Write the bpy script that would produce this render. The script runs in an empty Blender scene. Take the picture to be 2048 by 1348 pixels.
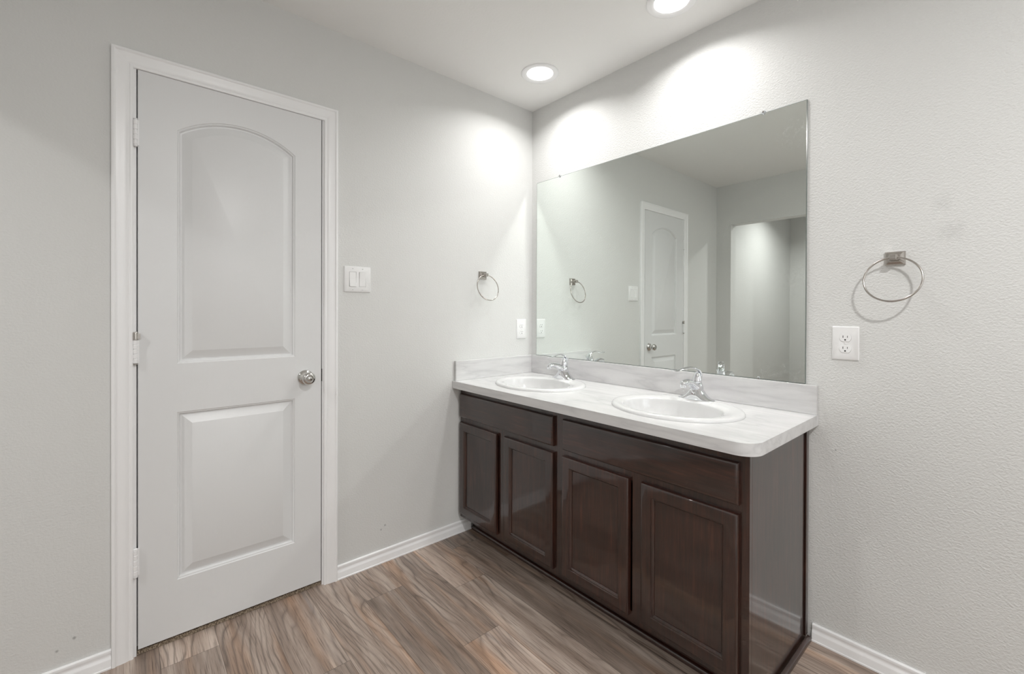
import bpy, bmesh, math, random
from mathutils import Vector, Matrix
from math import pi, sin, cos, radians as R

scene = bpy.context.scene
COL = scene.collection

# ------------------------------------------------------------------ camera
F_PX, W_PX, H_PX = 886.67, 2048.0, 1348.0
YAW, PITCH, ROLL = R(40.9302), -0.0045, 0.0034
fw = Vector((sin(YAW) * cos(PITCH), cos(YAW) * cos(PITCH), sin(PITCH)))
rt0 = Vector((cos(YAW), -sin(YAW), 0.0))
up0 = rt0.cross(fw)
rt = rt0 * cos(ROLL) + up0 * sin(ROLL)
up = up0 * cos(ROLL) - rt0 * sin(ROLL)
cam_data = bpy.data.cameras.new('camera')
cam = bpy.data.objects.new('camera', cam_data)
COL.objects.link(cam)
cam.matrix_world = Matrix(((rt.x, up.x, -fw.x, -1.9276), (rt.y, up.y, -fw.y, -2.0327), (rt.z, up.z, -fw.z, 1.2134), (0, 0, 0, 1)))
cam_data.sensor_width = 36.0
cam_data.lens = 36.0 * F_PX / W_PX
cam_data.shift_y = -(H_PX / 2 - 628.18) / W_PX
cam_data.clip_start = 0.05
scene.camera = cam

# ------------------------------------------------------------------ world, exposure, light levels
world = bpy.data.worlds.new('world')
scene.world = world
world.use_nodes = True
world.node_tree.nodes['Background'].inputs[0].default_value = (0.9, 0.95, 1.0, 1)
world.node_tree.nodes['Background'].inputs[1].default_value = 0.02
vs = scene.view_settings
vs.view_transform = 'Standard'
vs.look = 'None'
vs.gamma = 1.0
vs.use_curve_mapping = False
vs.exposure = 0.1
VANITY_W = 4.0        # each vanity downlight
ROOM_FILL_W = 29.5          # unseen downlight added behind the camera as fill
ALCOVE_W = 13.0
FILL_WINDOW_E = 2.8         # glow of an unseen window added for soft fill
SPREAD = 146.0
cy = scene.cycles
cy.caustics_reflective = True
cy.blur_glossy = 0.0
cy.sample_clamp_indirect = 0.0
cy.max_bounces = 9
cy.use_guiding = True          # helps the lamp light that reaches the walls by way of the mirror
cy.use_surface_guiding = True
cy.guiding_training_samples = 48
cy.diffuse_bounces = 5
cy.glossy_bounces = 6

# ------------------------------------------------------------------ measures (metres; corner of the two walls at the origin)
H = 2.474              # ceiling
ROOM_X = -2.577        # wall opposite the mirror
ROOM_Y = -3.75         # wall behind the camera
CT = 0.8385            # counter top
DL, DR = -1.9003, -1.2821           # door slab
CL, CR, CTOP = -1.9697, -1.2133, 2.1143   # door casing outside
random.seed(7)

# ------------------------------------------------------------------ materials
def mat(name, color=(.8, .8, .8), rough=.5, metal=0.0, spec=.5, coat=0.0, coat_rough=.1):
    m = bpy.data.materials.new(name)
    m.use_nodes = True
    b = m.node_tree.nodes['Principled BSDF']
    b.inputs['Base Color'].default_value = (*color, 1)
    b.inputs['Roughness'].default_value = rough
    b.inputs['Metallic'].default_value = metal
    b.inputs['Specular IOR Level'].default_value = spec
    b.inputs['Coat Weight'].default_value = coat
    b.inputs['Coat Roughness'].default_value = coat_rough
    return m

class NT:
    def __init__(s, m):
        s.t = m.node_tree
        s.b = s.t.nodes['Principled BSDF']
    def n(s, typ, **kw):
        nd = s.t.nodes.new(typ)
        for k, v in kw.items():
            if k.startswith('i_'):
                key = k[2:]
                key = int(key) if key.isdigit() else key.replace('_', ' ')
                nd.inputs[key].default_value = v
            else:
                setattr(nd, k, v)
        return nd
    def l(s, a, b):
        s.t.links.new(a, b)
    def coord(s, scale=(1, 1, 1), rot=(0, 0, 0), kind='Object'):
        tc = s.n('ShaderNodeTexCoord')
        mp = s.n('ShaderNodeMapping')
        mp.inputs['Scale'].default_value = scale
        mp.inputs['Rotation'].default_value = rot
        s.l(tc.outputs[kind], mp.inputs['Vector'])
        return mp.outputs['Vector']
    def noise(s, vec, scale, detail=2, rough=.5, dist=0.0):
        nd = s.n('ShaderNodeTexNoise')
        nd.inputs['Scale'].default_value = scale
        nd.inputs['Detail'].default_value = detail
        nd.inputs['Roughness'].default_value = rough
        nd.inputs['Distortion'].default_value = dist
        s.l(vec, nd.inputs['Vector'])
        return nd.outputs['Fac']
    def ramp(s, fac, stops):
        nd = s.n('ShaderNodeValToRGB')
        e = nd.color_ramp.elements
        while len(e) < len(stops):
            e.new(.5)
        for el, (p, c) in zip(e, stops):
            el.position = p
            el.color = (*c, 1) if len(c) == 3 else c
        s.l(fac, nd.inputs['Fac'])
        return nd.outputs['Color']
    def bump(s, h, strength, dist):
        nd = s.n('ShaderNodeBump')
        nd.inputs['Strength'].default_value = strength
        nd.inputs['Distance'].default_value = dist
        s.l(h, nd.inputs['Height'])
        s.l(nd.outputs['Normal'], s.b.inputs['Normal'])
        return nd
    def mix(s, a, b, fac, mode='MIX'):
        nd = s.n('ShaderNodeMix', data_type='RGBA', blend_type=mode)
        for sock, v in ((nd.inputs[0], fac), (nd.inputs[6], a), (nd.inputs[7], b)):
            if isinstance(v, (int, float)):
                sock.default_value = v
            elif isinstance(v, tuple):
                sock.default_value = (*v, 1)
            else:
                s.l(v, sock)
        return nd.outputs[2]
    def math(s, op, a, b=None):
        nd = s.n('ShaderNodeMath', operation=op)
        for sock, v in ((nd.inputs[0], a), (nd.inputs[1], b)):
            if v is None:
                continue
            if isinstance(v, (int, float)):
                sock.default_value = v
            else:
                s.l(v, sock)
        return nd.outputs[0]

def wall_mat(name, color, strength, marks=()):
    m = mat(name, color, .6, spec=.35)
    t = NT(m)
    v = t.coord((1, 1, 1.35))
    h = t.math('ADD', t.noise(v, 125, 2.0, .5, .3), t.math('MULTIPLY', t.noise(v, 240, 1.0), .25))
    t.bump(h, strength, .004)
    big = t.noise(t.coord(), 1.6, 2)
    c = t.mix(tuple(x * .985 for x in color), tuple(x * 1.015 for x in color), big)
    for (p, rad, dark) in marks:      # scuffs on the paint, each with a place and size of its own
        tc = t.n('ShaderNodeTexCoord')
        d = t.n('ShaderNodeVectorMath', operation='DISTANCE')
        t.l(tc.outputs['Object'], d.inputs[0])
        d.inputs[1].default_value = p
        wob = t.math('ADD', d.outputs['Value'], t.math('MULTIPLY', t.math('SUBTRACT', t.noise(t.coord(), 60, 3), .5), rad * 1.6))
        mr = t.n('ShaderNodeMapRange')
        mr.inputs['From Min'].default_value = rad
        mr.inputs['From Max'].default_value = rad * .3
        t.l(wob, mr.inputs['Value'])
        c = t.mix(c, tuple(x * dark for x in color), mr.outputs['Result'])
    t.l(c, t.b.inputs['Base Color'])
    return m

M = {}
WALLC = (.688, .690, .678)
M['wall'] = wall_mat('wall_paint', WALLC, .26, (((-.98, 0, .172), .006, .55), ((-1.0, 0, .157), .006, .55),
                                                 ((-2.06, 0, .14), .006, .6), ((-2.1, 0, .115), .006, .6)))
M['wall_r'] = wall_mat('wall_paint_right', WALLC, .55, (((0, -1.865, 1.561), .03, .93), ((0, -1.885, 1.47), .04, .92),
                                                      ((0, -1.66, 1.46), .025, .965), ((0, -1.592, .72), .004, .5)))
M['ceiling'] = wall_mat('ceiling_paint', (.86, .857, .845), .08)
M['trim'] = mat('trim_paint', (.88, .88, .885), .30)
M['door'] = mat('door_paint', (.74, .745, .75), .36)
_t = NT(M['door'])
_v = _t.coord((1, 1, .12))
_t.bump(_t.noise(_v, 160, 3), .05, .002)
M['plate'] = mat('white_plastic', (.86, .86, .86), .28)
M['slot'] = mat('dark_slot', (.02, .02, .02), .6)
M['nickel'] = mat('brushed_nickel', (.47, .44, .41), .22, 1.0)
M['steel'] = mat('steel_knob', (.60, .59, .57), .16, 1.0)
M['chrome'] = mat('chrome', (.78, .79, .81), .06, 1.0)
M['porcelain'] = mat('porcelain', (.72, .72, .72), .12, coat=.4, coat_rough=.05)
M['black'] = mat('black_metal', (.008, .008, .008), .5)
M['red'] = mat('red_dot', (.10, .012, .012), .4)
M['clip'] = mat('clear_plastic_clip', (.85, .88, .9), .08)
M['clip'].node_tree.nodes['Principled BSDF'].inputs['Transmission Weight'].default_value = .55
M['carpet'] = mat('carpet_fibre', (.25, .19, .14), .95)
_t = NT(M['carpet'])
_t.l(_t.ramp(_t.noise(_t.coord(), 260, 3, .7), [(.35, (.07, .05, .035)), (.5, (.22, .17, .12)), (.65, (.50, .41, .31))]), _t.b.inputs['Base Color'])

# silvered mirror with a little haze and spotting near its lower right corner
M['mirror'] = mat('mirror_silver', (.865, .91, .88), 0.0, 1.0)
_t = NT(M['mirror'])
_tc = _t.n('ShaderNodeTexCoord')
_sm = None
for _p, _r in (((0, -.70, .015), .10), ((0, -.60, .01), .07), ((0, -.705, .40), .09), ((0, -.69, .95), .08), ((0, -.42, .62), .05)):
    _d = _t.n('ShaderNodeVectorMath', operation='DISTANCE')
    _t.l(_tc.outputs['Object'], _d.inputs[0])
    _d.inputs[1].default_value = _p
    _mr = _t.n('ShaderNodeMapRange')
    _mr.inputs['From Min'].default_value = _r
    _mr.inputs['From Max'].default_value = 0
    _t.l(_d.outputs['Value'], _mr.inputs['Value'])
    _sm = _mr.outputs['Result'] if _sm is None else _t.math('MAXIMUM', _sm, _mr.outputs['Result'])
_spk = _t.ramp(_t.noise(_t.coord(), 45, 5, .7), [(.50, (0, 0, 0)), (.66, (1, 1, 1))])
_f = _t.math('MULTIPLY', _t.math('MULTIPLY', _sm, _spk), .20)
_dif = _t.n('ShaderNodeBsdfDiffuse')
_dif.inputs['Color'].default_value = (.72, .74, .72, 1)
_mx = _t.n('ShaderNodeMixShader')
_t.l(_f, _mx.inputs[0])
_t.l(_t.b.outputs[0], _mx.inputs[1])
_t.l(_dif.outputs[0], _mx.inputs[2])
_t.l(_mx.outputs[0], [n_ for n_ in _t.t.nodes if n_.type == 'OUTPUT_MATERIAL'][0].inputs[0])
M['mirror_edge'] = mat('mirror_glass_edge', (.16, .19, .175), .15)
# laminate counter: white with soft drawn out grey veins
def laminate(name, along):
    m = mat(name, (.8, .8, .8), .22)
    t = NT(m)
    sc = {'y': (1.9, .50, 3.4), 'x': (.50, 1.9, 3.4)}[along]
    n = t.noise(t.coord(sc), 3.6, 4, .5, .9)
    line = t.math('ABSOLUTE', t.math('SUBTRACT', n, .5))
    c = t.ramp(line, [(0.0, (.605, .602, .606)), (.02, (.645, .642, .644)), (.07, (.68, .677, .677)), (.2, (.695, .692, .692))])
    n2 = t.noise(t.coord(tuple(k * 1.9 for k in sc)), 5, 5, .55, .5)
    c2 = t.ramp(n2, [(.32, (.90, .898, .902)), (.60, (1, 1, 1))])
    t.l(t.mix(c, c2, 1.0, 'MULTIPLY'), t.b.inputs['Base Color'])
    return m
M['counter'] = laminate('counter_laminate', 'y')
M['counter_x'] = laminate('side_splash_laminate', 'x')
# espresso stained wood
def wood(name, axis):
    m = mat(name, (.03, .012, .008), .40, spec=.25, coat=.9, coat_rough=.09)
    t = NT(m)
    t.b.inputs['Coat IOR'].default_value = 1.74
    sc = {'z': (14, 14, .9), 'y': (14, .9, 14), 'x': (.9, 14, 14)}[axis]
    n = t.noise(t.coord(sc), 7, 5, .6, .5)
    n2 = t.noise(t.coord((2, 2, 2)), 3, 2)
    c = t.ramp(n, [(.3, (.013, .0042, .0027)), (.55, (.027, .0085, .0050)), (.75, (.055, .0175, .0095))])
    c = t.mix(c, t.ramp(n2, [(.35, (.75, .75, .75)), (.7, (1.3, 1.2, 1.15))]), 1.0, 'MULTIPLY')
    t.l(c, t.b.inputs['Base Color'])
    return m
M['wood_z'] = wood('espresso_wood_upright', 'z')
M['wood_y'] = wood('espresso_wood_lengthwise', 'y')
M['wood_x'] = wood('espresso_wood_side', 'x')
# wood look vinyl planks; the plank attribute gives every plank its own tone and grain
M['floor'] = mat('vinyl_plank', (.3, .22, .17), .42)
_t = NT(M['floor'])
_at = _t.n('ShaderNodeAttribute', attribute_name='plank')
_sep = _t.n('ShaderNodeSeparateColor')
_t.l(_at.outputs['Color'], _sep.inputs['Color'])
_off = _t.n('ShaderNodeVectorMath', operation='MULTIPLY_ADD')
_t.l(_at.outputs['Color'], _off.inputs[0])
_off.inputs[1].default_value = (7, 13, 5)
_tc = _t.n('ShaderNodeTexCoord')
_t.l(_tc.outputs['Object'], _off.inputs[2])
def _st(sx, sy):
    mp = _t.n('ShaderNodeMapping')
    mp.inputs['Scale'].default_value = (sx, sy, 1)
    _t.l(_off.outputs[0], mp.inputs['Vector'])
    return mp.outputs['Vector']
_sx = _t.n('ShaderNodeSeparateXYZ')
_t.l(_off.outputs[0], _sx.inputs[0])
_warp = _t.noise(_st(1, .20), 4.6, 3.0, .45, .25)
_phase = _t.math('ADD', _t.math('MULTIPLY', _sx.outputs['X'], 34.0), _t.math('MULTIPLY', _warp, 15.0))
_tri = _t.math('MULTIPLY', _t.math('ABSOLUTE', _t.math('SUBTRACT', _t.math('FRACT', _phase), .5)), 2.0)
_where = _t.ramp(_t.noise(_st(1, .25), 6.0, 2), [(.36, (.10, .10, .10)), (.60, (1, 1, 1))])
_line = _t.math('MULTIPLY', _t.ramp(_tri, [(.0, (1, 1, 1)), (.14, (.55, .55, .55)), (.50, (0, 0, 0))]), _where)
_pore = _t.ramp(_t.noise(_st(1, .020), 330, 3, .65), [(.32, (.44, .42, .41)), (.46, (1, 1, 1)), (.70, (1.10, 1.10, 1.10))])
_broad = _t.noise(_st(1, .085), 16, 5, .62, .25)
_c = _t.ramp(_broad, [(.28, (.200, .149, .119)), (.46, (.315, .244, .200)), (.57, (.400, .322, .271)), (.74, (.53, .448, .390))])
_c = _t.mix(_c, _pore, 1.0, 'MULTIPLY')
_c = _t.mix(_c, (.10, .076, .063), _t.math('MULTIPLY', _line, .74))
_warm = _t.ramp(_t.noise(_st(1, .07), 13, 2), [(.55, (1, 1, 1)), (.72, (1.16, .98, .83))])
_c = _t.mix(_c, _warm, 1.0, 'MULTIPLY')
_cold = _t.ramp(_t.noise(_st(1, .12), 9, 3, .6), [(.28, (.55, .56, .59)), (.40, (1, 1, 1))])
_c = _t.mix(_c, _cold, 1.0, 'MULTIPLY')
_uv = _t.n('ShaderNodeSeparateXYZ')
_t.l(_t.n('ShaderNodeUVMap', uv_map='plank_edge').outputs['UV'], _uv.inputs[0])
_edge = _t.math('MINIMUM', _uv.outputs['X'], _uv.outputs['Y'])
_mr = _t.n('ShaderNodeMapRange')
_mr.inputs['From Min'].default_value = .0006
_mr.inputs['From Max'].default_value = .0016
_mr.inputs['To Min'].default_value = .55
_t.l(_edge, _mr.inputs['Value'])
_sc = _t.n('ShaderNodeVectorMath', operation='SCALE')
_t.l(_c, _sc.inputs[0])
_t.l(_mr.outputs['Result'], _sc.inputs['Scale'])
_c = _sc.outputs[0]
_tone = _t.n('ShaderNodeVectorMath', operation='SCALE')
_t.l(_c, _tone.inputs[0])
_t.l(_sep.outputs['Blue'], _tone.inputs['Scale'])
_t.l(_tone.outputs[0], _t.b.inputs['Base Color'])
_t.bump(_broad, .05, .001)

def emis(name, color, strength, sample=True):
    m = bpy.data.materials.new(name)
    m.use_nodes = True
    nt = m.node_tree
    nt.nodes.clear()
    e = nt.nodes.new('ShaderNodeEmission')
    e.inputs[0].default_value = (*color, 1)
    e.inputs[1].default_value = strength
    o = nt.nodes.new('ShaderNodeOutputMaterial')
    nt.links.new(e.outputs[0], o.inputs[0])
    if not sample:
        m.cycles.emission_sampling = 'NONE'
    return m
M['lens'] = emis('lamp_lens', (1, .99, .97), 4.0, False)
M['fill_pane'] = emis('fill_light_pane', (.95, .98, 1.0), FILL_WINDOW_E)

# ------------------------------------------------------------------ builders
class MB:
    def __init__(s):
        s.bm = bmesh.new()
    def quad(s, *pts):
        return s.bm.faces.new([s.bm.verts.new(p) for p in pts])
    def box(s, x0, x1, y0, y1, z0, z1):
        x0, x1 = min(x0, x1), max(x0, x1)
        y0, y1 = min(y0, y1), max(y0, y1)
        z0, z1 = min(z0, z1), max(z0, z1)
        v = [s.bm.verts.new(p) for p in [(x0, y0, z0), (x1, y0, z0), (x1, y1, z0), (x0, y1, z0), (x0, y0, z1), (x1, y0, z1), (x1, y1, z1), (x0, y1, z1)]]
        for f in ((3, 2, 1, 0), (4, 5, 6, 7), (0, 1, 5, 4), (1, 2, 6, 5), (2, 3, 7, 6), (3, 0, 4, 7)):
            s.bm.faces.new([v[i] for i in f])
        return s
    def loft(s, rings, closed=True, cap0=False, cap1=False, wrap=False):
        vr = [[s.bm.verts.new(p) for p in r] for r in rings]
        n = len(vr[0])
        m = len(vr)
        for i in range(m if wrap else m - 1):
            a, b = vr[i], vr[(i + 1) % m]
            for j in range(n if closed else n - 1):
                k = (j + 1) % n
                s.bm.faces.new((a[j], a[k], b[k], b[j]))
        if cap0:
            s.bm.faces.new(list(reversed(vr[0])))
        if cap1:
            s.bm.faces.new(vr[-1])
        return vr
    def lathe(s, prof, fn, n=40, cap0=False, cap1=False):
        """prof: (radius, height); fn maps (a, b, h) to a point"""
        rings = [[fn(r * cos(2 * pi * j / n), r * sin(2 * pi * j / n), h) for j in range(n)] for r, h in prof]
        s.loft(rings, True, cap0, cap1)
        return s
    def tube(s, pts, rad, n=12, caps=True, up=(0, 0, 1), flat=None):
        """rad: number or list; flat: list of (half width, half height) for an oval section"""
        pts = [Vector(p) for p in pts]
        rings = []
        for i, p in enumerate(pts):
            d = (pts[min(i + 1, len(pts) - 1)] - pts[max(i - 1, 0)]).normalized()
            u = Vector(up)
            sd = d.cross(u)
            if sd.length < 1e-4:
                sd = d.cross(Vector((1, 0, 0)))
            sd.normalize()
            nu = sd.cross(d).normalized()
            if flat:
                a, b = flat[i]
            else:
                a = b = rad[i] if isinstance(rad, (list, tuple)) else rad
            rings.append([p + sd * a * cos(2 * pi * j / n) + nu * b * sin(2 * pi * j / n) for j in range(n)])
        s.loft(rings, True, caps, caps)
        return s
    def torus(s, c, Rm, r, fn, n=64, k=12):
        rings = []
        for i in range(n):
            a = 2 * pi * i / n
            rings.append([fn(c, (Rm + r * cos(2 * pi * j / k)) * cos(a), (Rm + r * cos(2 * pi * j / k)) * sin(a), r * sin(2 * pi * j / k)) for j in range(k)])
        s.loft(rings, True, wrap=True)
        return s
    def fill(s, loops, fn):
        """flat face with holes; loops of 2d points, fn maps to 3d. returns the vertex loops"""
        out = []
        edges = []
        for lp in loops:
            vs_ = [s.bm.verts.new(fn(*p)) for p in lp]
            out.append(vs_)
            for i in range(len(vs_)):
                edges.append(s.bm.edges.new((vs_[i], vs_[(i + 1) % len(vs_)])))
        bmesh.ops.triangle_fill(s.bm, use_beauty=True, use_dissolve=False, edges=edges)
        return out
    def plate(s, loops, fn0, fn1):
        """solid with holes between two parallel planes"""
        a = s.fill(loops, fn0)
        b = s.fill(loops, fn1)
        for la, lb in zip(a, b):
            n = len(la)
            for i in range(n):
                s.bm.faces.new((la[i], la[(i + 1) % n], lb[(i + 1) % n], lb[i]))
        return s
    def build(s, name, material, parent=None, smooth=None, off=None, bevel=None, seg=2):
        bm = s.bm
        bmesh.ops.remove_doubles(bm, verts=bm.verts, dist=1e-6)
        bmesh.ops.recalc_face_normals(bm, faces=bm.faces)
        if off is not None:
            bmesh.ops.translate(bm, verts=bm.verts, vec=-Vector(off))
        me = bpy.data.meshes.new(name)
        bm.to_mesh(me)
        bm.free()
        ms = material if isinstance(material, (list, tuple)) else [material]
        for m_ in ms:
            me.materials.append(m_)
        if smooth:
            me.polygons.foreach_set('use_smooth', [True] * len(me.polygons))
            me.set_sharp_from_angle(angle=R(smooth))
        o = bpy.data.objects.new(name, me)
        COL.objects.link(o)
        if parent:
            o.parent = parent
        if bevel:
            b = o.modifiers.new('bevel', 'BEVEL')
            b.width = bevel
            b.segments = seg
            b.limit_method = 'ANGLE'
            b.angle_limit = R(40)
        return o

def tag(o, label=None, cat=None, group=None, kind=None):
    if label:
        o['label'] = label
    if cat:
        o['category'] = cat
    if group:
        o['group'] = group
    if kind:
        o['kind'] = kind
    return o

def thing(name, label, cat, loc=(0, 0, 0), rz=0.0, group=None, kind=None):
    o = bpy.data.objects.new(name, None)
    o.empty_display_size = .05
    COL.objects.link(o)
    o.location = loc
    o.rotation_euler = (0, 0, rz)
    return tag(o, label, cat, group, kind)

def copy_tree(o, parent=None):
    c = o.copy()
    COL.objects.link(c)
    if parent:
        c.parent = parent
    for ch in list(o.children):
        copy_tree(ch, c)
    return c

def inset(poly, d):
    """move every side of a counter-clockwise polygon inwards by d"""
    n = len(poly)
    out = []
    for i in range(n):
        p0, p1, p2 = Vector(poly[i - 1]), Vector(poly[i]), Vector(poly[(i + 1) % n])
        e1, e2 = (p1 - p0).normalized(), (p2 - p1).normalized()
        n1, n2 = Vector((-e1.y, e1.x)), Vector((-e2.y, e2.x))
        b = (n1 + n2)
        b = b / max(b.dot(n1), .2)
        out.append(tuple(p1 + b * d))
    return out

def rect(x0, x1, z0, z1):
    return [(x0, z0), (x1, z0), (x1, z1), (x0, z1)]

def rrect(x0, x1, z0, z1, r, n=5):
    pts = []
    for cx_, cz_, a0 in ((x1 - r, z0 + r, -90), (x1 - r, z1 - r, 0), (x0 + r, z1 - r, 90), (x0 + r, z0 + r, 180)):
        for i in range(n + 1):
            a = R(a0 + 90 * i / n)
            pts.append((cx_ + r * cos(a), cz_ + r * sin(a)))
    return pts

def structure(o, label, cat):
    return tag(o, label, cat, kind='structure')

# ------------------------------------------------------------------ room shell
T = .11
OP0, OP1, OPZ = -.141, -1.02, 2.082          # opening in the wall opposite the mirror
AX, AY0, AY1 = -4.40, -.10, -1.50            # the small room beyond it
JL, JR, JT = DL - .024, DR + .022, 2.0765    # rough opening of the door

mb = MB()
mb.plate([[(ROOM_X - T, 0), (JL, 0), (JL, JT), (JR, JT), (JR, 0), (T, 0), (T, H), (ROOM_X - T, H)]],
         lambda x, z: (x, 0, z), lambda x, z: (x, T, z))
structure(mb.build('wall_left', M['wall']), 'pale greige textured wall with the white panel door in it', 'wall')
mb = MB().box(0, T, ROOM_Y, 0, 0, H)
structure(mb.build('wall_right', M['wall_r']), 'pale greige orange-peel wall behind the vanity and mirror', 'wall')
mb = MB()
mb.plate([[(ROOM_Y, 0), (OP1, 0), (OP1, OPZ), (OP0, OPZ), (OP0, 0), (0, 0), (0, H), (ROOM_Y, H)]],
         lambda y, z: (ROOM_X, y, z), lambda y, z: (ROOM_X - T, y, z))
structure(mb.build('wall_back', M['wall']), 'wall opposite the mirror with an uncased opening, seen in the mirror', 'wall')
WX0, WX1, WZ0, WZ1 = -1.95, -.75, 1.15, 2.15
mb = MB()
mb.plate([rect(ROOM_X - T, T, 0, H), rect(WX0, WX1, WZ0, WZ1)], lambda x, z: (x, ROOM_Y, z), lambda x, z: (x, ROOM_Y - T, z))
structure(mb.build('wall_front', M['wall']), 'wall behind the camera with an opening for the added fill window', 'wall')
w = thing('fill_window_1', 'unseen frosted window added behind the camera as soft fill light', 'window', ((WX0 + WX1) / 2, ROOM_Y, WZ0), kind='structure')
mb = MB()
mb.plate([rect(WX0 + .001, WX1 - .001, WZ0 + .001, WZ1 - .001), rect(WX0 + .05, WX1 - .05, WZ0 + .05, WZ1 - .05)],
         lambda x, z: (x, ROOM_Y - .02, z), lambda x, z: (x, ROOM_Y - .07, z))
mb.build('fill_window_frame', M['trim'], w, off=w.location)
mb = MB().box(WX0 + .048, WX1 - .048, ROOM_Y - .05, ROOM_Y - .042, WZ0 + .048, WZ1 - .048)
mb.build('fill_pane', M['fill_pane'], w, off=w.location)  # glowing sheet added out of view to brighten the room
# room beyond the opening
mb = MB().box(AX, ROOM_X - T, AY0, -.001, 0, H)
structure(mb.build('wall_alcove_left', M['wall']), 'side wall of the little room beyond the opening, lit from above', 'wall')
mb = MB().box(AX - T, AX, AY1 - T, -.001, 0, H)
structure(mb.build('wall_alcove_back', M['wall']), 'end wall of the little room beyond the opening', 'wall')
mb = MB().box(AX, ROOM_X - T, AY1 - T, AY1, 0, H)
structure(mb.build('wall_alcove_right', M['wall']), 'far side wall of the little room beyond the opening', 'wall')
mb = MB().box(AX - T, T, ROOM_Y - T, T, H, H + .1)
structure(mb.build('ceiling', M['ceiling']), 'smooth off-white ceiling with recessed lights', 'ceiling')

# floor: one sheet of plank-printed vinyl; every plank is a face with its own tone
def build_floor():
    bm = bmesh.new()
    lay = bm.loops.layers.float_color.new('plank')
    uvl = bm.loops.layers.uv.new('plank_edge')
    PW, PL = .167, 1.22
    ends = {0: -.128, 1: -.405, 2: -.708, 3: -.238, 4: -.86, 5: -.505, 6: -1.02, 7: -.127}
    tones = {(0, 0): .62, (0, 1): .66, (1, 0): 1.22, (1, 1): .92, (2, 0): .93, (2, 1): 1.30, (3, 0): 1.02, (3, 1): .76,
             (4, 0): 1.0, (4, 1): .95, (5, 0): 1.03, (5, 1): .86, (6, 0): 1.0, (7, 0): 1.2, (7, 1): .92}
    rnd = random.Random(11)
    for k in range(-4, 26):
        xa, xb = -.507 - PW * k, -.507 - PW * (k + 1)
        e = ends.get(k, -rnd.random() * PL)
        ys = [.14, e]
        while ys[-1] > ROOM_Y:
            ys.append(ys[-1] - PL)
        xa, xb = min(xa, T), max(xb, AX - T)
        if xa <= xb:
            continue
        for i in range(len(ys) - 1):
            y0, y1 = min(ys[i], .14), max(ys[i + 1], ROOM_Y - T)
            if y0 <= y1:
                continue
            tone = tones.get((k, i), .78 + .4 * rnd.random())
            c = (rnd.random(), rnd.random(), tone, 1)
            xm, ym = (xa + xb) / 2, (y0 + y1) / 2
            for (ax, ay) in ((xa, y0), (xa, y1), (xb, y0), (xb, y1)):    # quarters: the uv is the distance to the plank edges
                f = bm.faces.new([bm.verts.new((px, py, 0)) for px, py in ((ax, ay), (xm, ay), (xm, ym), (ax, ym))])
                for lp in f.loops:
                    lp[lay] = c
                    lp[uvl].uv = (abs(lp.vert.co.x - ax), abs(lp.vert.co.y - ay))
    bm.normal_update()
    for f in bm.faces:
        if f.normal.z < 0:
            f.normal_flip()
    me = bpy.data.meshes.new('floor')
    bm.to_mesh(me)
    bm.free()
    me.materials.append(M['floor'])
    o = bpy.data.objects.new('floor', me)
    COL.objects.link(o)
    return structure(o, 'grey-brown wood-look vinyl plank floor', 'floor')
build_floor()

# baseboards
BP = [(.0, .0), (.0155, .0), (.0155, .005), (.0135, .0065), (.0128, .009), (.0130, .030), (.0118, .034), (.0085, .039), (.0075, .044),
      (.0085, .049), (.0095, .054), (.0085, .059), (.005, .062), (.0, .062)]
def baseboard(name, p0, p1, out, label):
    mb = MB()
    rings = [[(p[0] + out[0] * d, p[1] + out[1] * d, z) for d, z in BP] for p in (p0, p1)]
    mb.loft(rings, True, True, True)
    return structure(mb.build(name, M['trim'], smooth=25), label, 'baseboard')
baseboard('baseboard_left', (CR + .0005, -.0005), (-.474, -.0005), (0, -1), 'white moulded baseboard between the door casing and the vanity')
baseboard('baseboard_left.001', (ROOM_X + .001, -.0005), (CL - .0005, -.0005), (0, -1), 'white moulded baseboard left of the door casing')
baseboard('baseboard_right', (-.0005, -1.526), (-.0005, ROOM_Y + .001), (-1, 0), 'white moulded baseboard to the right of the vanity')
baseboard('baseboard_back', (ROOM_X + .0005, OP1), (ROOM_X + .0005, ROOM_Y + .001), (1, 0), 'white baseboard on the wall opposite the mirror')

# ------------------------------------------------------------------ door casing and jamb
CP = [(0, 0), (0, .0145), (.002, .0165), (.005, .0172), (.0085, .0172), (.011, .0155), (.0125, .0138), (.015, .0135), (.026, .0128),
      (.036, .0118), (.0425, .0098), (.0455, .0082), (.0475, .0082), (.049, .0098), (.0525, .0100), (.0555, .0090), (.0577, .0070), (.0577, 0)]
trim = thing('trim_1', 'white moulded casing and jamb around the panel door', 'door casing', ((CL + CR) / 2, 0, 0), kind='structure')
O = trim.location
mb = MB()
mb.loft([[(CL + a, -.0003 - b, 0) for a, b in CP], [(CL + a, -.0003 - b, CTOP - a) for a, b in CP]], True, True, True)
mb.build('side_casing', M['trim'], trim, smooth=22, off=O)
mb = MB()
mb.loft([[(CR - a, -.0003 - b, 0) for a, b in CP], [(CR - a, -.0003 - b, CTOP - a) for a, b in CP]], True, True, True)
mb.build('side_casing', M['trim'], trim, smooth=22, off=O)
mb = MB()
mb.loft([[(CL + a, -.0003 - b, CTOP - a) for a, b in CP], [(CR - a, -.0003 - b, CTOP - a) for a, b in CP]], True, True, True)
mb.build('head_casing', M['trim'], trim, smooth=22, off=O)
jx0, jx1, jz = DL - .0040, DR + .0048, 2.0555 + .0042
mb = MB().box(JL + .001, jx0, 0.0, T, 0, JT - .001)
mb.box(jx0, jx0 + .010, .040, .075, 0, jz)
mb.build('side_jamb', M['trim'], trim, off=O)
mb = MB().box(jx1, JR - .001, 0.0, T, 0, JT - .001)
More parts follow.
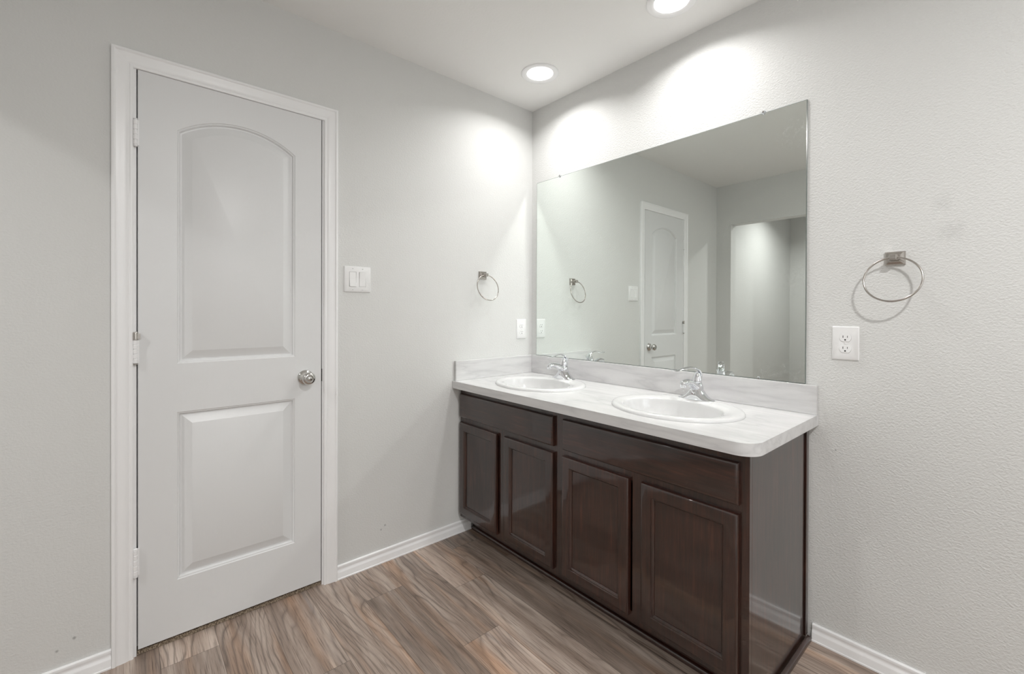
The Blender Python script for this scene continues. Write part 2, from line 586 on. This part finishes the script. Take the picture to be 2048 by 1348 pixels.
mb.box(jx1 - .010, jx1, .040, .075, 0, jz)
j2 = mb.build('side_jamb', M['trim'], trim, off=O)
mb = MB().box(jx1 - .0042, jx1 + .0005, -.0012, .026, .905, .960)
sp = mb.build('strike_plate', M['black'], j2, off=O)
tag(sp, 'dark latch and strike plate')
mb = MB().box(jx0, jx1, 0.0, T, jz, JT - .001)
mb.box(jx0 + .010, jx1 - .010, .040, .075, jz - .010, jz)
mb.build('head_jamb', M['trim'], trim, off=O)

# ------------------------------------------------------------------ panel door
door = thing('door_1', 'white two-panel interior door with an arched top panel', 'door', ((DL + DR) / 2, 0, .0235), kind='structure')
O = door.location
YF = -.003
P0, P1 = -1.7908, -1.3890
def arch(d, x0, x1, z0, zs, zp, n=32):
    """arched panel outline moved inwards by d (the arch keeps its centre)"""
    hw, s_ = (x1 - x0) / 2, zp - zs
    r = (hw * hw + s_ * s_) / (2 * s_)
    xc, zc = (x0 + x1) / 2, zp - r
    hw, r = hw - d, r - d
    a = math.asin(hw / r)
    pts = [(xc - hw, z0 + d), (xc + hw, z0 + d)]
    for i in range(n + 1):
        t = a - 2 * a * i / n
        pts.append((xc + r * sin(t), zc + r * cos(t)))
    return pts
UP = (P0, P1, 1.0205, 1.8735, 1.9435)
upper = arch(0, *UP)
lower = rect(P0, P1, .2265, .8420)
PROF = [(0, 0), (.0025, .0030), (.0065, .0042), (.0080, .0080), (.0105, .0122), (.0150, .0128), (.0450, .0012), (.0465, .0006)]
outer = rect(DL, DR, .0235, 2.0555)
mb = MB()
loops = mb.fill([outer, upper, lower], lambda x, z: (x, YF, z))
for poly in (upper, lower):
    n = len(poly)
    rings = [[(x, YF + dp, z) for x, z in (arch(d, *UP) if poly is upper else inset(poly, d))] for d, dp in PROF]
    vr = mb.loft(rings)
    mb.bm.faces.new(vr[-1])
mb.loft([[(x, YF, z) for x, z in outer], [(x, YF + .035, z) for x, z in outer]], True, False, True)
mb.build('door_leaf', M['door'], door, smooth=24, off=O)
def hinge(z0, z1, pin=False):
    mb = MB()
    n = 5
    hx, hy = DL - .0065, -.0105
    step = (z1 - z0) / n
    for i in range(n):
        a, b = z0 + i * step + .0006, z0 + (i + 1) * step - .0006
        mb.lathe([(.0052, a), (.0062, a + .001), (.0062, b - .001), (.0052, b)], lambda u, v, h: (hx + u, hy + v, h), 16, True, True)
    mb.lathe([(.0048, z0), (.0048, z1)], lambda u, v, h: (hx + u, hy + v, h), 12, True, True)
    mb.box(hx - .004, hx + .010, -.0062, -.0035, z0, z1)
    h = mb.build('hinge', M['trim'], door, smooth=40, off=O)
    mb = MB().lathe([(.003, z0 - .006), (.0062, z0 - .004), (.0062, z0 - .0005)], lambda u, v, hh: (hx + u, hy + v, hh), 14, True, True)
    if pin:
        mb.lathe([(.0078, z1 + .0005), (.0078, z1 + .024), (.006, z1 + .028)], lambda u, v, hh: (hx + u, hy + v, hh), 16, True, True)
        mb.box(hx - .004, hx + .013, -.016, -.0095, z1 + .004, z1 + .022)
        p = mb.build('hinge_pin', M['nickel'], h, smooth=40, off=O)
        tag(p, 'bare metal hinge pin stop')
    else:
        mb.lathe([(.0062, z1 + .0005), (.0062, z1 + .003), (.003, z1 + .005)], lambda u, v, hh: (hx + u, hy + v, hh), 14, True, True)
        mb.build('hinge_pin', M['trim'], h, smooth=40, off=O)
hinge(1.790, 1.878)
hinge(1.030, 1.112, True)
hinge(.288, .380)
# knob
kx, kz = -1.3475, .9285
fk = lambda u, v, h: (kx + u, YF - h, kz + v)
mb = MB().lathe([(.0325, 0), (.0325, .003), (.031, .006), (.026, .010), (.018, .013), (.0145, .015)], fk, 40)
mb.lathe([(.0145, .014), (.0125, .020), (.0125, .030), (.016, .034), (.0225, .038), (.0258, .044), (.0265, .050), (.0250, .056), (.0205, .0605), (.0150, .0622), (.0138, .0618), (.0128, .0600)], fk, 40, False, True)
kn = mb.build('door_knob', M['steel'], door, smooth=40, off=O)
tag(kn, 'round polished metal knob')
mb = MB().lathe([(.0088, .058), (.0088, .0635), (.0072, .0648)], fk, 28, False, True)
mb.build('lock_button', M['steel'], kn, smooth=40, off=O)

# carpet of the next room, showing under the door
def carpet():
    bm = bmesh.new()
    rnd = random.Random(3)
    nx, ny = 190, 46
    X0, X1, Y0, Y1 = jx0 + .001, jx1 - .001, .006, .109
    g = [[bm.verts.new((X0 + (X1 - X0) * i / nx, Y0 + (Y1 - Y0) * j / ny, (.003 if j == 0 else .008 + .007 * rnd.random()))) for j in range(ny + 1)] for i in range(nx + 1)]
    for i in range(nx):
        for j in range(ny):
            bm.faces.new((g[i][j], g[i + 1][j], g[i + 1][j + 1], g[i][j + 1]))
    b = [[bm.verts.new((g[i][0].co.x, Y0, .0005)) for i in range(nx + 1)]]
    for i in range(nx):
        bm.faces.new((b[0][i], b[0][i + 1], g[i + 1][0], g[i][0]))
    me = bpy.data.meshes.new('carpet')
    bm.to_mesh(me)
    bm.free()
    me.materials.append(M['carpet'])
    o = bpy.data.objects.new('carpet', me)
    COL.objects.link(o)
    return tag(o, 'speckled brown carpet edge in the gap under the white door', 'carpet', kind='stuff')
carpet()

# ------------------------------------------------------------------ vanity cabinet
XD, XF = -.559, -.540         # door faces, face frame
YA, YB = -.004, -1.507
van = thing('vanity_cabinet', 'dark espresso wood double-sink vanity cabinet with four doors under the white counter', 'cabinet', (-.28, (YA + YB) / 2, 0))
O = van.location
ZB, ZT = .088, .798
XK = -.462                    # toe kick board
# face frame with openings
opens = [(-.716, -.030, .660, .752), (-1.470, -.785, .660, .752), (-.340, -.030, .125, .602), (-.716, -.385, .125, .602), (-1.105, -.785, .125, .602), (-1.470, -1.145, .125, .602)]
mb = MB()
mb.plate([rect(YB, YA, ZB, ZT)] + [rect(*o) for o in opens], lambda y, z: (XF, y, z), lambda y, z: (XF + .019, y, z))
mb.build('face_frame', M['wood_z'], van, off=O, bevel=.0008)
# end panel, notched over the toe kick
mb = MB()
mb.plate([[(-.012, 0), (-.012, ZT), (XF + .0192, ZT), (XF + .0192, ZB), (XK, ZB), (XK, 0)]], lambda x, z: (x, YB, z), lambda x, z: (x, YB + .016, z))
mb.build('end_panel', M['wood_z'], van, off=O, bevel=.0008)
mb = MB().box(-.036, -.012, YB - .006, YB - .0002, .02, ZT)
mb.build('scribe_strip', M['wood_z'], van, off=O, bevel=.0015)
mb = MB()
mb.plate([[(-.012, .075), (-.012, ZT), (XF + .0192, ZT), (XF + .0192, ZB), (XK, ZB), (XK, .075)]], lambda x, z: (x, YA, z), lambda x, z: (x, YA - .016, z))
mb.build('wall_side_panel', M['wood_x'], van, off=O)
mb = MB().box(XF + .0192, -.012, YB + .017, YA - .017, ZB, ZB + .016)
mb.build('cabinet_floor', M['wood_y'], van, off=O)
mb = MB().box(-.011, -.004, YB + .017, YA - .017, ZB, ZT)
mb.build('back_panel', M['wood_z'], van, off=O)
mb = MB().box(XK, XK + .016, YB + .017, YA - .013, .001, ZB - .0005)
mb.build('toe_kick', M['wood_y'], van, off=O)
def shoe(p0, p1, out, name='shoe_moulding'):
    pr = [(0, 0.0008), (.013, .0008), (.013, .007), (.0115, .012), (.008, .0165), (.003, .0185), (0, .019)]
    mb = MB()
    mb.loft([[(p[0] + out[0] * d, p[1] + out[1] * d, z) for d, z in pr] for p in (p0, p1)], True, True, True)
    return mb.build(name, M['wood_y'] if out[0] else M['wood_x'], van, smooth=35, off=O)
shoe((XK - .0003, YB - .012), (XK - .0003, YA - .0165), (-1, 0))
shoe((XK, YB - .0063), (-.018, YB - .0063), (0, -1))

def panel_front(name, y0, y1, z0, z1, recess):
    """drawer front, or a door with a sunk centre panel"""
    mb = MB()
    out_ = rect(y0, y1, z0, z1)
    edge = [(0, .0195), (0, .007), (.0015, .004), (.004, .0015), (.007, .0004), (.0095, 0)]
    rings = [[(XD + dp, y, z) for y, z in inset(out_, d)] for d, dp in edge]
    vr = mb.loft(rings, True, True)
    if not recess:
        mb.bm.faces.new(vr[-1])
        return mb.build(name, M['wood_y'], van, smooth=30, off=O)
    inn = inset(out_, .0415)
    mb.fill([inset(out_, .0095), inn], lambda y, z: (XD, y, z))
    prof = [(0, 0), (.0012, .0022), (.0032, .0028), (.0042, .0052), (.0098, .0098), (.0105, .0132)]
    mb.loft([[(XD + dp, y, z) for y, z in inset(inn, d)] for d, dp in prof])
    d_ = mb.build(name, M['wood_z'], van, smooth=30, off=O)
    mb = MB()
    pp = inset(inn, .0090)
    mb.loft([[(XD + .0118, y, z) for y, z in pp], [(XD + .0165, y, z) for y, z in pp]], True, True, True)
    mb.build('centre_panel', M['wood_z'], d_, off=O)
    return d_
panel_front('drawer_front', -.7180, -.0165, .6400, .7680, False)
panel_front('drawer_front', -1.4810, -.7740, .6390, .7670, False)
for a, b in ((-.0165, -.3350), (-.3925, -.7190), (-.7710, -1.0985), (-1.1485, -1.4810)):
    panel_front('cabinet_door', b, a, .1130, .6130, True)

# ------------------------------------------------------------------ countertop
XC, YC1 = -.594, -1.5405
top = thing('countertop', 'white grey-veined laminate countertop with backsplash, rounded front corner', 'countertop', (-.3, -.77, CT))
O = top.location
BAS = ((-.305, -.383), (-.305, -1.137))
BA, BB = .253, .216
def ell(cx_, cy_, a, b, n=72):
    return [(cx_ + b * cos(2 * pi * i / n), cy_ + a * sin(2 * pi * i / n)) for i in range(n)]
rc = .062
cpoly = [(-.002, YC1), (-.002, -.002), (XC, -.002)]
for i in range(13):
    a = R(180 + 90 * i / 12)
    cpoly.append((XC + rc + rc * cos(a), YC1 + rc + rc * sin(a)))
mb = MB()
mb.plate([cpoly] + [ell(x, y, BA - .02, BB - .02) for x, y in BAS], lambda x, y: (x, y, CT), lambda x, y: (x, y, CT - .039))
mb.build('counter_slab', M['counter'], top, off=O, smooth=40, bevel=.0012)
mb = MB().box(-.0195, -.002, YC1 + .002, -.0195, CT + .0003, .9468)
mb.build('backsplash', M['counter'], top, off=O, bevel=.0015)
mb = MB().box(-.582, -.002, -.0192, -.002, CT + .0003, .9468)
mb.build('side_splash', M['counter_x'], top, off=O, bevel=.0015)

# ------------------------------------------------------------------ washbasins
def basin(loc, label):
    t = thing('washbasin', label, 'sink', loc, group='oval drop-in basins in the vanity counter')
    mb = MB()
    sh = -.022                      # the bowl sits forward of the tap ledge
    prof = [(0, .0004, 0), (.0005, .006, 0), (.004, .0105, 0), (.010, .0128, 0), (.018, .0132, .1), (.034, .0122, .55)]
    rings = []
    for d, z, f in prof:
        rings.append([(x, y, z) for x, y in ell(sh * f, 0, BA - d, BB - d * (1 + .35 * f))])
    bowl = [(.1965, .1525, .0098), (.1940, .1500, .0080), (.1925, .1485, .0040), (.1905, .1465, -.006), (.184, .141, -.03), (.165, .124, -.065), (.140, .102, -.098), (.100, .072, -.122), (.055, .045, -.134), (.024, .024, -.139)]
    for a, b, z in bowl:
        k = (z + .139) / .1475
        rings.append([(x, y, z) for x, y in ell(sh * 1.25 + .01 * (1 - k), 0, a, b)])
    mb.loft(rings)
    mb.build('bowl', M['porcelain'], t, smooth=60)
    mb = MB().lathe([(.027, -.1375), (.026, -.1355), (.021, -.1352), (.018, -.137)], lambda u, v, h: (sh * 1.25 + .01 + u, v, h), 32, False, True)
    mb.build('drain', M['chrome'], t, smooth=40)
    mb = MB()
    fo = lambda u, v, h: (sh * 1.25 - .1375 + h, v * .013, -.022 + u * .006)
    mb.lathe([(1, 0), (.9, .002), (0.01, .0022)], fo, 24)
    mb.build('overflow_hole', M['slot'], t, smooth=40)
    return t
basin((*BAS[0], CT), 'white oval basin near the corner beside the side splash')
b2 = copy_tree([o for o in COL.objects if o.name == 'washbasin'][0])
b2.location = (*BAS[1], CT)
b2['label'] = 'white oval basin near the free rounded end of the counter'

# ------------------------------------------------------------------ faucets
def spline(keys, n):
    """Catmull-Rom through tuples of numbers"""
    out = []
    m = len(keys) - 1
    for i in range(n + 1):
        t = m * i / n
        k = min(int(t), m - 1)
        u = t - k
        p0, p1, p2, p3 = keys[max(k - 1, 0)], keys[k], keys[k + 1], keys[min(k + 2, m)]
        out.append(tuple(.5 * (2 * b_ + (c_ - a_) * u + (2 * a_ - 5 * b_ + 4 * c_ - d_) * u * u + (3 * b_ - a_ - 3 * c_ + d_) * u ** 3) for a_, b_, c_, d_ in zip(p0, p1, p2, p3)))
    return out

def faucet(loc, label):
    t = thing('faucet', label, 'faucet', loc, group='chrome single-lever faucets')
    # escutcheon: wings that sweep up into the body
    mb = MB()
    rings = []
    N = 61
    for i in range(N):
        y = -.0785 + .157 * i / (N - 1)
        q = abs(y) / .0785
        w_ = .0285 * max(0.0, 1 - q ** 3.0) ** .5 + .0006
        h_ = .0055 + .050 * math.exp(-(abs(y) / .034) ** 2.2) + .010 * max(0.0, 1 - q)
        h_ = max(.0012, h_ * (1 - q ** 10))
        rings.append([(w_ * cos(pi * j / 20), y, .0003 + h_ * (sin(pi * j / 20) ** .62)) for j in range(21)])
    mb.loft(rings, True, True, True)
    mb.build('base', M['chrome'], t, smooth=55)
    # body and low spout
    mb = MB().lathe([(.0285, .004), (.0283, .030), (.0272, .050), (.0255, .062), (.0235, .0675), (.0200, .0695)], lambda u, v, h: (u, v, h), 44, False, True)
    sp_ = spline([(-.002, .048, .0225, .0185), (-.032, .064, .0205, .0165), (-.064, .0775, .0175, .0135), (-.092, .0805, .0150, .0115), (-.110, .0765, .0130, .0105)], 20)
    mb.tube([(x, 0, z) for x, z, a_, b_ in sp_], 0, 26, True, flat=[(a_, b_) for x, z, a_, b_ in sp_])
    tx, tz = sp_[-1][:2]
    mb.lathe([(.0105, -.0155), (.0118, -.0140), (.0122, .002), (.0105, .0075), (.006, .0098), (.001, .0102)], lambda u, v, h: (tx - .001 + u, v, tz + h), 28, True, True)
    mb.build('spout', M['chrome'], t, smooth=55)
    mb = MB().lathe([(.0023, .0), (.0021, .0012), (.001, .0015)], lambda u, v, h: (-.0278 - h, v + .004, .0255 + u), 18, False, True)
    mb.build('temperature_mark', M['red'], t, smooth=40)
    # handle: tapered hub with a curved flat lever springing from its back
    mb = MB().lathe([(.0195, .0705), (.0205, .073), (.0198, .080), (.0172, .092), (.0140, .103), (.0105, .110), (.005, .114), (.001, .115)], lambda u, v, h: (.002 + u, v, h), 36, True, True)
    hd = mb.build('handle', M['chrome'], t, smooth=55)
    lv = spline([(.0165, .086, .0105, .0050), (.0195, .101, .0120, .0048), (.0130, .117, .0130, .0046), (-.006, .1295, .0135, .0042), (-.034, .1345, .0130, .0036),
                 (-.066, .1300, .0115, .0030), (-.094, .1225, .0105, .0026), (-.112, .1225, .0105, .0024), (-.122, .1265, .0095, .0022)], 36)
    mb = MB()
    mb.tube([(x, 0, z) for x, z, a_, b_ in lv], 0, 18, True, up=(1, 0, .6), flat=[(a_, b_) for x, z, a_, b_ in lv])
    mb.build('lever', M['chrome'], hd, smooth=55)
    mb = MB().lathe([(.0019, .030), (.0019, .101), (.0042, .103), (.0050, .107), (.0042, .110)], lambda u, v, h: (.035 + u, v, h), 16, True, True)
    mb.build('lift_rod', M['chrome'], t, smooth=50)
    return t
FX = -.122
f1 = faucet((FX, BAS[0][1], CT + .0118), 'chrome lever faucet on the basin near the corner')
f2 = copy_tree(f1)
f2.location = (FX, BAS[1][1] + .002, CT + .0118)
f2['label'] = 'chrome lever faucet on the basin near the rounded counter end'
for ch in f2.children:
    if ch.name.startswith('handle'):
        ch.rotation_euler = (0, 0, R(-24))

# ------------------------------------------------------------------ mirror
MY0, MY1, MZ0, MZ1 = -.0485, -1.4991, .9475, 2.0135
mir = thing('wall_mirror', 'large frameless rectangular mirror above the vanity backsplash', 'mirror', (0, (MY0 + MY1) / 2, MZ0))
O = mir.location
mb = MB()
XM0, XM1 = -.0012, -.0066
mb.box(XM1 + .0012, XM0, MY1, MY0, MZ0, MZ1)
fr = rect(MY1, MY0, MZ0, MZ1)
vr = mb.loft([[(XM1 + .0012, y, z) for y, z in fr], [(XM1, y, z) for y, z in inset(fr, .0022)]])
mb.bm.faces.new(vr[-1])
for f_ in [f for f in mb.bm.faces if all(abs(v.co.x - XM1 - .0012) < 1e-6 for v in f.verts)]:
    mb.bm.faces.remove(f_)
g = mb.build('mirror_glass', [M['mirror_edge'], M['mirror']], mir, off=O)
for p in g.data.polygons:
    if p.normal.x < -.99:
        p.material_index = 1
def clip(y, z, d, k=1.0):
    mb = MB()
    mb.lathe([(.0085, .0012), (.0085, .0085), (.0070, .0105), (.0035, .0112), (.001, .0108)], lambda u, v, h: (-h, y + u * k, z + v * k), 24, True, True)
    c = mb.build('mirror_clip', M['clip'], mir, smooth=50, off=O)
    mb = MB().lathe([(.0035, .0105), (.0032, .0122), (.0015, .0126)], lambda u, v, h: (-h, y + u, z + .002 * d + v), 14, False, True)
    mb.build('clip_screw', M['nickel'], c, smooth=50, off=O)
clip(-.2434, MZ1 + .001, 1)
clip(-1.3477, MZ1 + .001, 1)
clip(-1.3349, MZ0 + .005, -1, .62)

# ------------------------------------------------------------------ towel rings (local: out of the wall is -y)
def towel_ring(loc, rz, label):
    t = thing('towel_ring', label, 'towel ring', loc, rz, 'satin nickel towel rings')
    mb = MB()
    hw, hh = .0262, .0225
    sec = [(1, 0), (1, .006), (.86, .0105), (.55, .013)]
    mb.loft([[(x * k, -d, z * k) for x, z in rect(-hw, hw, -hh, hh)] for k, d in [(a, b + .0003) for a, b in sec]], True, True, True)
    mb.build('mounting_plate', M['nickel'], t, bevel=.0012)
    mb = MB()
    mb.loft([[(x * k, -d, z * k + .001) for x, z in rect(-.0105, .0105, -.0095, .0095)] for k, d in ((1.1, .0125), (.95, .020), (.95, .045), (.8, .048))], True, True, True)
    mb.build('post', M['nickel'], t, bevel=.0012)
    tl = R(14)
    rr = .0738
    def tilt(c, u, v, w_):           # the ring stands a little away from the wall at its foot
        d = v - rr
        return (u, -.0375 + d * sin(tl) - w_ * cos(tl), d * cos(tl) + w_ * sin(tl))
    mb = MB().torus((0, 0, 0), rr, .0030, tilt, 72, 12)
    mb.build('ring', M['nickel'], t, smooth=60)
    return t
tr = towel_ring((-.3925, 0, 1.4225), 0, 'satin nickel towel ring on the door wall above the backsplash end')
t2 = copy_tree(tr)
t2.location = (0, -1.7535, 1.3955)
t2.rotation_euler = (0, 0, R(-90))
t2['label'] = 'satin nickel towel ring on the wall right of the mirror'

# ------------------------------------------------------------------ outlets and switch
def cover(name, parent, w_, h_, holes):
    mb = MB()
    o_ = rrect(-w_ / 2, w_ / 2, -h_ / 2, h_ / 2, .003)
    edge = [(0, .0003), (0, .0028), (.0015, .0052), (.0035, .0062)]
    rings = [[(x, -d, z) for x, z in inset(o_, k)] for k, d in edge]
    mb.loft(rings, True, True)
    mb.fill([inset(o_, .0035)] + holes, lambda x, z: (x, -.0062, z))
    for hl in holes:
        mb.loft([[(x, -.0062, z) for x, z in hl], [(x, -.0040, z) for x, z in hl]])
    return mb.build(name, M['plate'], parent, smooth=35)
def rec_shape(zc, d=0.0):
    pts = []
    r, hh = .0172 + d, .0143 + d
    a0 = math.asin(min(1, hh / r))
    for i in range(13):
        a = -a0 + 2 * a0 * i / 12
        pts.append((r * cos(a), zc + r * sin(a)))
    for i in range(13):
        a = pi - a0 + 2 * a0 * i / 12
        pts.append((r * cos(a), zc + r * sin(a)))
    return pts
def outlet(loc, rz, label):
    t = thing('electrical_outlet', label, 'outlet', loc, rz, 'white duplex outlets')
    cover('cover_plate', t, .0787, .1190, [rec_shape(.0196, .0005), rec_shape(-.0196, .0005)])
    for zc in (.0196, -.0196):
        mb = MB()
        s_ = rec_shape(zc)
        mb.loft([[(x, -.0010, z) for x, z in s_], [(x, -.0075, z) for x, z in s_], [(x, -.0084, z) for x, z in inset(s_, .0012)]], True, True, True)
        r_ = mb.build('receptacle', M['plate'], t, smooth=35)
        mb = MB()
        mb.box(-.0072, -.0052, -.00855, -.0080, zc - .0005, zc + .0075)
        mb.box(.0056, .0072, -.00855, -.0080, zc + .0005, zc + .0070)
        mb.lathe([(.0027, .0080), (.0027, .00856)], lambda u, v, h: (u, -h, zc - .0075 + v), 16, True, True)
        mb.build('slots', M['slot'], r_)
    mb = MB().lathe([(.0030, .0058), (.0028, .0071), (.0015, .0076)], lambda u, v, h: (u, -h, v), 16, True, True)
    mb.build('screw', M['plate'], t, smooth=40)
    return t
ou = outlet((-.0914, 0, 1.1098), 0, 'white duplex outlet in the corner beside the mirror edge')
o2 = copy_tree(ou)
o2.location = (0, -1.620, 1.1070)
o2.rotation_euler = (0, 0, R(-90))
o2['label'] = 'white duplex outlet below the towel ring right of the mirror'
sw = thing('light_switch', 'white double rocker light switch to the right of the door', 'light switch', (-1.1195, 0, 1.3630))
gx = (-.0232, .0232)
cover('cover_plate', sw, .1252, .1190, [rect(g_ - .0162, g_ + .0162, -.0345, .0345) for g_ in gx])
for k, g_ in enumerate(gx):
    mb = MB()
    prof = [(-.0335, .0105 if k == 0 else .0062), (0, .0075), (.0335, .0062 if k == 0 else .0105)]
    mb.loft([[(g_ - .0152, -.002, z), (g_ + .0152, -.002, z), (g_ + .0152, -d, z), (g_ - .0152, -d, z)] for z, d in prof], True, True, True)
    mb.build('rocker', M['plate'], sw, bevel=.0006)
for g_ in gx:
    for z in (.0486, -.0486):
        mb = MB().lathe([(.0032, .0055), (.0030, .0068), (.0015, .0072)], lambda u, v, h: (g_ + u, -h, z + v), 16, True, True)
        s_ = mb.build('screw', M['plate'], sw, smooth=40)
        mb = MB().box(g_ - .0024, g_ + .0024, -.00735, -.0068, z - .0005, z + .0005)
        mb.build('screw_slot', M['slot'], s_)

# ------------------------------------------------------------------ recessed lights
def downlight(loc, label, watts, spread=SPREAD, group='round recessed ceiling lights'):
    t = thing('recessed_light', label, 'ceiling light', loc, group=group)
    mb = MB().lathe([(.0985, -.0004), (.0985, -.003), (.096, -.0055), (.090, -.0065), (.080, -.0060), (.0725, -.0045), (.0685, -.0012)], lambda u, v, h: (u, v, h), 56)
    mb.build('trim_ring', M['trim'], t, smooth=40)
    mb = MB().lathe([(.0690, -.0012), (.001, -.0012)], lambda u, v, h: (u, v, h), 56, False, True)
    mb.build('lens', M['lens'], t)
    ld = bpy.data.lights.new('lamp', 'AREA')
    ld.shape = 'DISK'
    ld.size = .115
    ld.energy = watts
    ld.spread = R(spread)
    ld.color = (1.0, .99, .975)
    lo = bpy.data.objects.new('lamp', ld)
    COL.objects.link(lo)
    lo.parent = t
    lo.location = (0, 0, -.0030)
    return t
LAMPS = ((-.2815, -.3535), (-.262, -1.092))
downlight((*LAMPS[0], H), 'round recessed ceiling light nearer the corner', VANITY_W)
downlight((*LAMPS[1], H), 'round recessed ceiling light cut by the top edge of the photo', VANITY_W)
downlight((-1.40, -2.65, H), 'unseen ceiling light added behind the camera as fill', ROOM_FILL_W, 180)  # added fill lamp with a wide beam, out of view
downlight((-3.35, -.70, H), 'recessed ceiling light in the little room beyond the opening', ALCOVE_W)
